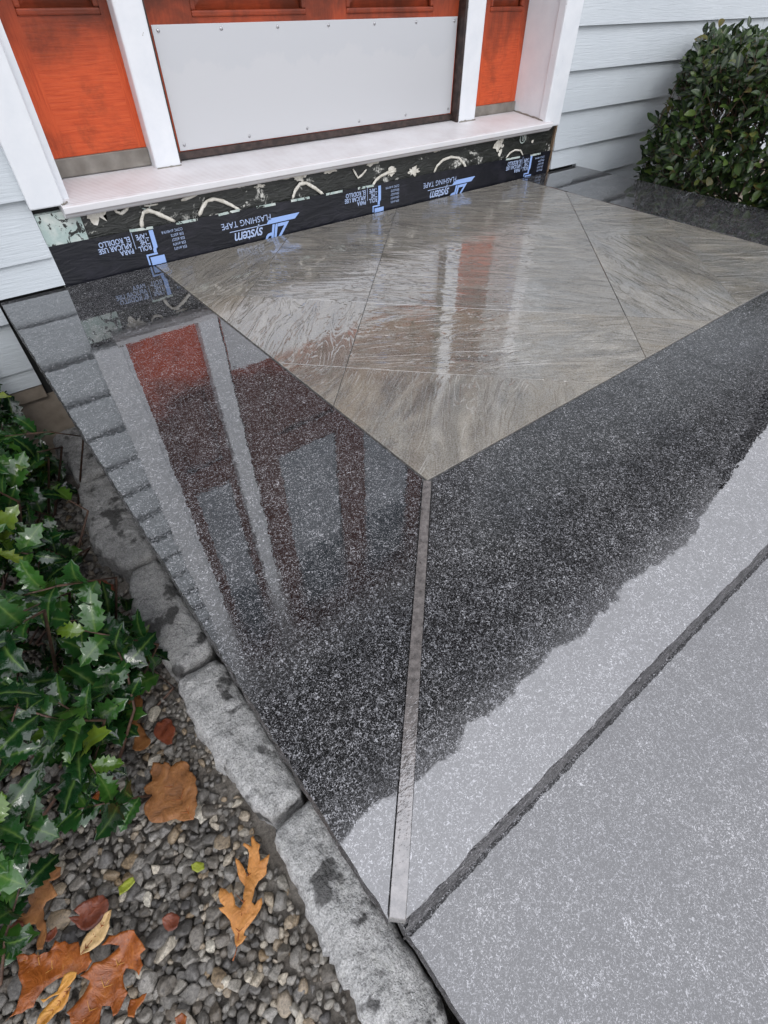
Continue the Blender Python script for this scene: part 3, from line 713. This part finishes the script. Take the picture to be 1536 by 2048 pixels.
# ------------------------------------------------------------------ fallen leaves (traced outlines laid on the gravel, each curled)
def fallen(name, pts, scale, off, mat, label, z=-.409, curl=.009, seed=1, stem=None, rib=None, cat='fallen leaf'):
    P0 = [gpt((off[0]+p[0]/scale, off[1]+p[1]/scale), z) for p in pts]
    P = []; jit = random.Random(seed)
    for i, p in enumerate(P0):                  # uneven leaf margin between the traced points
        q = P0[(i+1) % len(P0)]; e = q-p; nrm_ = Vector((-e.y, e.x, 0)); n_sub = max(1, min(5, int(e.length/.006)))
        for k in range(n_sub):
            t = k/n_sub; P.append(p+e*t+(nrm_*(.10*math.sin(math.pi*t)*(1 if seed % 2 else -.6)+jit.uniform(-.06, .06)) if k else Vector()))
    c = sum(P, Vector())/len(P)
    size = max((p-c).length for p in P)
    bm = bmesh.new(); vs_ = [bm.verts.new(p-c) for p in P]; f = bm.faces.new(vs_); f.normal_update()
    if f.normal.z < 0: f.normal_flip()
    bmesh.ops.triangulate(bm, faces=bm.faces)
    for _ in range(2):
        bmesh.ops.subdivide_edges(bm, edges=[e for e in bm.edges if e.calc_length() > size*.09], cuts=1)
        bmesh.ops.triangulate(bm, faces=[f for f in bm.faces if len(f.verts) > 3])
    for v in bm.verts:
        q = v.co.copy(); d = q.length/size
        v.co.z += curl*(d*d*.9+.9*mnoise.noise(Vector((q.x*22, q.y*22, seed)))+.35*mnoise.noise(Vector((q.x*70, q.y*70, seed+4))))
        if rib:
            a_, b_ = [gpt((off[0]+p[0]/scale, off[1]+p[1]/scale), z)-c for p in rib]; dd = (b_-a_).normalized(); dist = abs((q-a_).cross(dd).z)
            v.co.z += .35*curl*min(1, dist/(size*.25))-.002*math.exp(-(dist/.0018)**2)
    r = bmesh.ops.extrude_face_region(bm, geom=list(bm.faces))
    bmesh.ops.translate(bm, verts=[e for e in r['geom'] if isinstance(e, bmesh.types.BMVert)], vec=(0, 0, .0003))
    bmesh.ops.recalc_face_normals(bm, faces=bm.faces)
    o = link(name, mesh(name, bm, mat, True), None, Matrix.Translation(c))
    tag(o, label, cat)
    if stem:
        sp_ = [gpt((off[0]+p[0]/scale, off[1]+p[1]/scale), z+.002) for p in stem]; b = bmesh.new(); tube(b, sp_, [.0006+.0005*i/len(sp_) for i in range(len(sp_))], 6)
        obj('leaf_stalk', b, M['maple'], o, smooth=True)
    if rib:
        rp = [gpt((off[0]+p[0]/scale, off[1]+p[1]/scale), z) for p in rib]; b = bmesh.new(); pts_ = []
        for i in range(9):
            p = rp[0].lerp(rp[1], i/8); q = p-c
            p.z += curl*((q.length/size)**2*.9+.9*mnoise.noise(Vector((q.x*22, q.y*22, seed)))+.35*mnoise.noise(Vector((q.x*70, q.y*70, seed+4))))-.0014
            pts_.append(p)
        tube(b, pts_, [.0009-.0006*i/8 for i in range(9)], 6)
        dr_ = (rp[1]-rp[0]).normalized(); sr_ = Vector((-dr_.y, dr_.x, 0))
        for i in (1, 3, 5):                     # side veins
            for sg in (-1, 1):
                vp = []
                for k in range(5):
                    p = rp[0].lerp(rp[1], i/8)+(dr_*.75+sr_*sg).normalized()*(size*.24*k/4); q = p-c
                    dist = abs((q-(rp[0]-c)).cross(dr_).z)
                    p.z += curl*((q.length/size)**2*.9+.9*mnoise.noise(Vector((q.x*22, q.y*22, seed)))+.35*mnoise.noise(Vector((q.x*70, q.y*70, seed+4)))+.35*min(1, dist/(size*.25)))-.0001
                    vp.append(p)
                tube(b, vp, [.0006-.0001*k for k in range(5)], 5)
        obj('vein', b, M['maple'] if mat is not M['maple'] else M['gold'], o, smooth=True)
    return o
Z1, O1 = 4.042, (380, 1600)
fallen('oak_leaf', [(380,1195),(365,1090),(330,980),(290,930),(235,875),(285,865),(235,775),(245,710),(325,760),(340,745),(370,850),(410,880),(435,830),(445,700),(400,640),(385,590),(370,470),(420,520),(455,620),(470,600),(480,440),(470,400),(430,370),(440,350),(500,380),(495,310),(515,290),(535,340),(575,370),(560,420),(570,500),(605,480),(650,440),(625,540),(620,600),(555,660),(525,720),(505,830),(530,855),(585,790),(575,880),(530,960),(450,1060),(440,1100),(465,1105),(430,1160)][::-1], Z1, O1, M['oak'],
       'tan deeply lobed oak leaf lying beside the long pale edging stone', z=-.398, curl=.006, seed=2, stem=[(378, 1195), (365, 1250), (345, 1300)], rib=[(380, 1190), (515, 300)])
Z2, O2 = 2.4145, (0, 1200)
fallen('maple_leaf', [(745,790),(790,800),(800,785),(830,810),(880,780),(905,785),(915,830),(940,850),(950,960),(940,1065),(850,1060),(760,1080),(705,1040),(700,1010),(730,960),(700,910),(740,880)], Z2, O2, M['brown'],
       'matte brown squarish leaf lying flat on gravel by the stone with wet patches', z=-.402, curl=.006, seed=5, rib=[(930, 1060), (780, 810)])
Z3, O3 = 3.84, (0, 1650)
fallen('sycamore_leaf', [(135,1000),(200,990),(385,975),(430,885),(620,900),(640,960),(720,980),(745,1050),(690,1120),(610,1150),(480,1170),(330,1300),(280,1400),(60,1520),(150,1400),(185,1300),(160,1150)], Z3, O3, M['maple'],
       'glossy soaked rust leaf with a long pointed tip, half under a golden leaf', z=-.404, curl=.010, seed=8, rib=[(540, 1150), (160, 1030)])
fallen('sycamore_leaf', [(1000,815),(1050,810),(1110,900),(1145,960),(1090,1000),(1120,1080),(1080,1160),(1030,1110),(970,1100),(950,1200),(990,1290),(920,1450),(890,1470),(860,1390),(800,1390),(790,1600),(600,1600),(540,1440),(620,1350),(715,1200),(640,1160),(740,1060),(850,1010),(930,930),(870,920),(800,930),(860,850)], Z3, O3, M['maple'],
       'glossy soaked rust leaf with rounded lobes and a round notch, beside the straw leaf', z=-.400, curl=.011, seed=12, rib=[(650, 1520), (1040, 830)])
fallen('willow_leaf', [(320,1340),(440,1280),(490,1150),(540,1125),(600,1130),(590,1170),(540,1230),(460,1300),(340,1365)], Z3, O3, M['gold'],
       'small golden leaf lying across the pointed rust leaf', z=-.391, curl=.005, seed=14)
fallen('willow_leaf', [(300,1528),(370,1380),(450,1310),(550,1240),(530,1350),(430,1450),(340,1560)], Z3, O3, M['gold'],
       'golden veined leaf tucked between the two glossy rust leaves', z=-.397, curl=.006, seed=15, rib=[(550, 1245), (320, 1530)])
fallen('willow_leaf', [(625,1000),(640,890),(720,800),(780,740),(865,650),(850,740),(830,830),(770,920),(700,970)], Z3, O3, M['pale'],
       'dry straw-coloured narrow leaf resting over the glossy rust leaves', z=-.388, curl=.005, seed=17, rib=[(630, 990), (862, 655)])
fallen('oak_leaf', [(40,705),(200,680),(240,620),(205,530),(240,460),(330,350),(490,330),(480,400),(390,440),(430,500),(450,540),(360,590),(330,640),(340,720),(360,790),(350,960),(300,960),(290,880),(320,820),(270,760),(150,740)], Z3, O3, M['brown'],
       'torn ochre oak leaf half under the holly', z=-.402, curl=.008, seed=19)
fallen('maple_leaf', [(545,715),(620,700),(580,660),(700,570),(800,540),(850,620),(800,720),(720,800),(640,810),(590,760)], Z3, O3, M['red'],
       'wet dark red leaf between ochre oak leaf and gravel', z=-.402, curl=.008, seed=21)
fallen('maple_leaf', [(620,450),(680,460),(690,520),(660,590),(700,640),(735,700),(700,730),(640,720),(660,650),(620,590)], Z2, O2, M['brown'],
       'narrow brown leaf poking out from under the holly', z=-.400, curl=.008, seed=23)
fallen('maple_leaf', [(760,590),(830,580),(835,700),(790,690),(740,640)], Z2, O2, M['red'], 'small dark red leaf in the shade of the edging stone', z=-.402, curl=.006, seed=25)
fallen('maple_leaf', [(830,60),(960,50),(1050,180),(980,240),(860,230)], 4.518, (0, 1150), M['red'], 'dark red leaf lying under the holly against the damp stone', z=-.40, curl=.008, seed=27)
fallen('maple_leaf', [(470,930),(500,920),(530,1000),(480,1030),(440,1010)], Z2, O2, M['maple'], 'orange brown leaf scrap showing between holly leaves', z=-.395, curl=.006, seed=29)
fallen('small_leaf', [(925,1280),(950,1262),(985,1270),(990,1300),(955,1318),(930,1305)], Z2, O2, M['lime'], 'small round yellow-green leaf on the gravel', z=-.404, curl=.003, seed=31)
fallen('small_leaf', [(910,480),(960,430),(1030,400),(1045,440),(990,500),(925,545)], Z3, O3, M['lime'], 'small narrow green leaf on the gravel beside the dark red leaf', z=-.404, curl=.004, seed=33)
fallen('leaf_scrap', [(1000,1340),(1060,1330),(1140,1290),(1110,1350),(1050,1420),(1040,1480),(990,1470)], Z3, O3, M['maple'], 'crumpled rust leaf scrap beside the notched leaf', z=-.402, curl=.006, seed=35)
fallen('leaf_scrap', [(1250,720),(1320,670),(1390,710),(1370,790),(1300,820)], Z3, O3, M['red'], 'crumbled reddish leaf scrap among the gravel', z=-.403, curl=.005, seed=37)
fallen('leaf_scrap', [(350,850),(440,780),(450,820),(390,900),(355,900)], Z3, O3, M['red'], 'reddish leaf scrap beside the ochre oak leaf', z=-.403, curl=.006, seed=39)
fallen('leaf_scrap', [(1350,1480),(1400,1440),(1440,1470),(1430,1540),(1360,1550)], Z3, O3, M['maple'], 'rust leaf scrap among the larger gravel stones', z=-.404, curl=.005, seed=41)
fallen('leaf_scrap', [(50,760),(180,740),(195,800),(120,860),(50,830)], Z3, O3, M['red'], 'curled dark red scrap beyond the ochre oak leaf', z=-.402, curl=.007, seed=43)

# ------------------------------------------------------------------ holly
def holly_mesh(name, L, W, seed, fold=.25, bend=.3):
    rn = random.Random(seed); V = []; F = []; N = 12
    for i in range(N+1):
        t = i/N; w = W*.5*(math.sin(math.pi*min(1, t*.97+.03)**.85))**.75
        spine = (i % 2 == 0) and 0 < i < N
        w2 = w*(1.20 if spine else .80) if 0 < i < N else (.0012 if i == 0 else .0003)
        x = L*t + (L*.035 if spine else 0); cz = -bend*L*t*t*.5+.006*math.sin(t*3)
        up = fold*w2+(.0035*rn.uniform(.3, 1.4) if spine else -.0015)*(1 if rn.random() < .7 else -.8)
        V += [(L*t, 0, cz), (x, w2, cz+up), (x, -w2, cz+fold*w2+(.0035*rn.uniform(-.8, 1.2) if spine else -.0012)), (x-(L*.02 if spine else 0), w2*.55, cz+fold*w2*.45+.001), (x-(L*.02 if spine else 0), -w2*.55, cz+fold*w2*.45+.001)]
    for i in range(N):
        a, b = i*5, i*5+5
        F += [(a, b, b+3, a+3), (a+3, b+3, b+1, a+1), (b, a, a+4, b+4), (b+4, a+4, a+2, b+2)]
    me = bpy.data.meshes.new(name); me.from_pydata(V, [], F); me.materials.append(M['holly'])
    at = me.attributes.new('rib', 'FLOAT', 'POINT'); at.data.foreach_set('value', [1. if i % 5 == 0 else (.62 if i % 5 in (1, 2) else 0.) for i in range(len(V))])
    me.polygons.foreach_set('use_smooth', [True]*len(F)); me.update(); return me
holly = empty('holly_bush', (-.30, .85, GZ), 'glossy dark green holly bush with spiny leaves in the planting bed', 'bush')
hmeshes = [holly_mesh('holly_leaf', L, L*wr, i, rn_f, rn_b) for i, (L, wr, rn_f, rn_b) in enumerate([(.068, .50, .22, .35), (.080, .48, .3, .25), (.060, .56, .18, .45), (.055, .5, .38, .2), (.074, .46, .12, .5)])]
rn = random.Random(21)
edge_h = [(.34, -.50), (.365, -.38), (.38, -.28), (.40, -.205), (.46, -.13), (.60, -.058), (.72, -.075), (.86, -.098), (1.04, -.085), (1.3, -.045), (1.40, -.05)]
def xedge(y):
    if y < edge_h[0][0] or y > 1.40: return None
    for p, q in zip(edge_h, edge_h[1:]):
        if y <= q[0]: return p[1]+(q[1]-p[1])*(y-p[0])/(q[0]-p[0])
    return edge_h[-1][1]
leaves = []; twigs = bmesh.new()
def seen(p):
    d = p-Vector((0, 0, H)); zc = d.dot(_f)
    if zc <= 0: return False
    px, py = 768+FPX*d.dot(_r)/zc, 1024-FPX*d.dot(_u)/zc
    return -60 < px < 330 and 650 < py < 1950
nt = 0
while nt < 175:
    y = rn.uniform(.345, 1.40); xe = xedge(y); x = xe-abs(rn.gauss(0, .17))-.01
    if x < -.75: continue
    depth = xe-x; top = GZ+.14+min(.26, depth*1.5)+rn.uniform(-.06, .05)-.05*(y < .5)+.10*max(0, min(1, (y-.85)/.3))*(depth > .02)
    z = top if rn.random() < .6 else rn.uniform(GZ+.07, top)
    tip = Vector((x, y, z)); out = Vector((rn.gauss(.35, .5), rn.gauss(-.15, .5), rn.uniform(.1, .9))).normalized()
    Lt = rn.uniform(.09, .17); base = tip-out*Lt; base.z = max(base.z, GZ+.03)
    mid = base.lerp(tip, .5)+Vector((rn.uniform(-.01, .01), rn.uniform(-.01, .01), rn.uniform(0, .012)))
    root = Vector((base.x-.10, base.y+rn.uniform(-.05, .05), GZ-.01))
    tube(twigs, [root, base, mid, tip], [.0035, .0024, .0018, .001], 5); nt += 1
    nl = rn.randint(7, 10)
    for i in range(nl):
        t = .18+.82*i/(nl-1); p = base.lerp(mid, t*2) if t < .5 else mid.lerp(tip, t*2-1)
        d = (tip-base).normalized(); a = i*2.4+rn.uniform(-.4, .4); s1 = d.orthogonal().normalized(); s2 = d.cross(s1)
        dirv = (d*(.55 if i < nl-1 else 1.2)+(s1*math.cos(a)+s2*math.sin(a))*.9).normalized()
        if dirv.z < -.35: dirv.z *= -.4; dirv.normalize()
        nrm = (Vector((.25, -.25, 1))+Vector((rn.gauss(0, .35), rn.gauss(0, .35), 0))); side = nrm.cross(dirv).normalized(); nrm = dirv.cross(side).normalized()
        sc = rn.uniform(.75, 1.1)*(1 if i < nl-2 else .8)
        mw = Matrix((dirv*sc, side*sc, nrm*sc)).transposed().to_4x4(); mw.translation = p
        if p.x+dirv.x*.05 > xe+.035 or p.z < GZ+.03: continue
        leaves.append((seen(p), p.z+rn.uniform(0, .02), mw, rn.randrange(5)))
tag(obj('twigs', twigs, M['bark'], holly, smooth=True, center=False), kind='stuff')
leaves.sort(key=lambda t: (-t[0], -t[1]))
for sn, z, mw, k in leaves[:300]: link('leaf', hmeshes[k], holly, mw)
V = []; F = []; RB = []
for sn, z, mw, k in leaves[300:]:
    b = len(V); me = hmeshes[k]
    V += [(mw @ v.co).to_tuple() for v in me.vertices]; F += [tuple(i+b for i in p.vertices) for p in me.polygons]
    RB += [1. if i % 5 == 0 else (.62 if i % 5 in (1, 2) else 0.) for i in range(len(me.vertices))]
if V:
    me = bpy.data.meshes.new('foliage'); me.from_pydata(V, [], F); me.materials.append(M['holly'])
    me.attributes.new('rib', 'FLOAT', 'POINT').data.foreach_set('value', RB); me.polygons.foreach_set('use_smooth', [True]*len(F)); me.update()
    tag(link('foliage', me, holly), kind='stuff')

# ------------------------------------------------------------------ clipped shrub right of the landing
shrub = empty('clipped_shrub', (2.75, 1.02, GZ), 'dense clipped evergreen shrub against the siding right of the landing', 'bush')
def oval_mesh(L, W, fold, bend):
    V = []; F = []; N = 5
    for i in range(N+1):
        t = i/N; w = W*.5*math.sin(math.pi*(t*.94+.03))**.7; cz = -bend*L*t*t
        V += [(L*t, 0, cz), (L*t, w, cz+fold*w), (L*t, -w, cz+fold*w)]
    for i in range(N):
        a, b = i*3, i*3+3; F += [(a, b, b+1, a+1), (b, a, a+2, b+2)]
    me = bpy.data.meshes.new('shrub_leaf'); me.from_pydata(V, [], F); me.materials.append(M['shrub'])
    me.attributes.new('rib', 'FLOAT', 'POINT').data.foreach_set('value', [1. if i % 3 == 0 else 0. for i in range(len(V))])
    me.polygons.foreach_set('use_smooth', [True]*len(F)); me.update(); return me
om = [oval_mesh(.036, .021, .3, .25), oval_mesh(.030, .020, .2, .4), oval_mesh(.041, .022, .4, .15)]
rn = random.Random(5); ls = []; tw = bmesh.new()
X0, X1, Y0, Y1, ZT = 2.17, 3.35, .52, 1.41, .385
for n in range(2100):
    # twig tips gather near the clipped outer faces
    f = rn.random()
    if f < .34: tip = Vector((X0+abs(rn.gauss(0, .06))+.02, rn.uniform(Y0, Y1), rn.uniform(-.30, ZT-.03)))
    elif f < .62: tip = Vector((rn.uniform(X0+.03, X1), rn.uniform(Y0, Y1), ZT-abs(rn.gauss(0, .035))))
    elif f < .82: tip = Vector((rn.uniform(X0+.02, X1), Y0+abs(rn.gauss(0, .05)), rn.uniform(-.35, ZT-.03)))
    else: tip = Vector((rn.uniform(X0+.06, X1-.2), rn.uniform(Y0+.2, Y1), rn.uniform(-.38, ZT-.08)))
    # irregular outline: hollows and tufts, top corner rounded off
    wv = mnoise.noise(Vector((tip.y*4.5, tip.z*5.5, 3))); tip.x += .06*max(0, wv)+.10*max(0, (tip.z-.24)/.2)**2*(tip.x < X0+.15)-.035*(tip.z < .16 and tip.x < X0+.2)
    tip.x += 1.35*max(0, tip.y-1.10)+.10*max(0, (tip.z-.10)/.3)*max(0, (X0+.35-tip.x)/.35)
    tip.z += .03*mnoise.noise(Vector((tip.x*7, tip.y*7, 8)))
    core = Vector((X0+.40, (Y0+Y1)/2+.6*(tip.y-(Y0+Y1)/2), min(tip.z-.05, .1)))
    d = (tip-core).normalized(); d = (d+Vector((rn.gauss(0, .3), rn.gauss(0, .3), rn.uniform(.1, .7)))).normalized()
    L = rn.uniform(.07, .13); base = tip-d*L
    tube(tw, [base-d*.05, base, tip], [.0022, .0017, .0008], 4)
    nl = rn.randint(5, 8)
    for i in range(nl):
        p = base.lerp(tip, .15+.85*i/(nl-1)); a = i*2.4+rn.uniform(-.5, .5); s1 = d.orthogonal().normalized(); s2 = d.cross(s1)
        dirv = (d*(.6 if i < nl-1 else 1.5)+(s1*math.cos(a)+s2*math.sin(a))).normalized()
        nrm = Vector((-.4, -.3, 1))+Vector((rn.gauss(0, .5), rn.gauss(0, .5), rn.gauss(0, .3))); side = nrm.cross(dirv).normalized(); nrm = dirv.cross(side)
        sc = rn.uniform(.65, 1.1); mw = Matrix((dirv*sc, side*sc, nrm*sc)).transposed().to_4x4(); mw.translation = p
        if p.y > 1.435 or p.x < X0-.06 or (p.x < 2.175 and p.z < .012): continue
        ls.append((p, mw, rn.randrange(3)))
for k in range(9):                               # woody stems
    b = Vector((rn.uniform(2.55, 3.0), rn.uniform(.8, 1.2), GZ-.03)); t = Vector((b.x+rn.uniform(-.3, .3), b.y+rn.uniform(-.3, .2), .2))
    tube(tw, [b, b.lerp(t, .4)+Vector((0, .02, 0)), b.lerp(t, .75), t], [.011, .008, .006, .003], 6)
tag(obj('twigs', tw, M['bark'], shrub, smooth=True, center=False), kind='stuff')
def score(p):                                    # leaves that show largest: front-left-top faces inside the view
    d = p-Vector((0, 0, H)); zc = d.dot(_f)
    if zc <= 0: return -9
    px, py = 768+FPX*d.dot(_r)/zc, 1024-FPX*d.dot(_u)/zc
    if not (1250 < px < 1545 and 0 < py < 450): return -5
    return -d.length
ls.sort(key=lambda t: -score(t[0]))
for p, mw, k in ls[:300]: link('leaf', om[k], shrub, mw)
V = []; F = []; RB = []
for p, mw, k in ls[300:]:
    b = len(V); me = om[k]; V += [(mw @ v.co).to_tuple() for v in me.vertices]; F += [tuple(i+b for i in q.vertices) for q in me.polygons]
    RB += [1. if i % 3 == 0 else 0. for i in range(len(me.vertices))]
me = bpy.data.meshes.new('foliage'); me.from_pydata(V, [], F); me.materials.append(M['shrub'])
me.attributes.new('rib', 'FLOAT', 'POINT').data.foreach_set('value', RB); me.polygons.foreach_set('use_smooth', [True]*len(F)); me.update()
tag(link('foliage', me, shrub), kind='stuff')
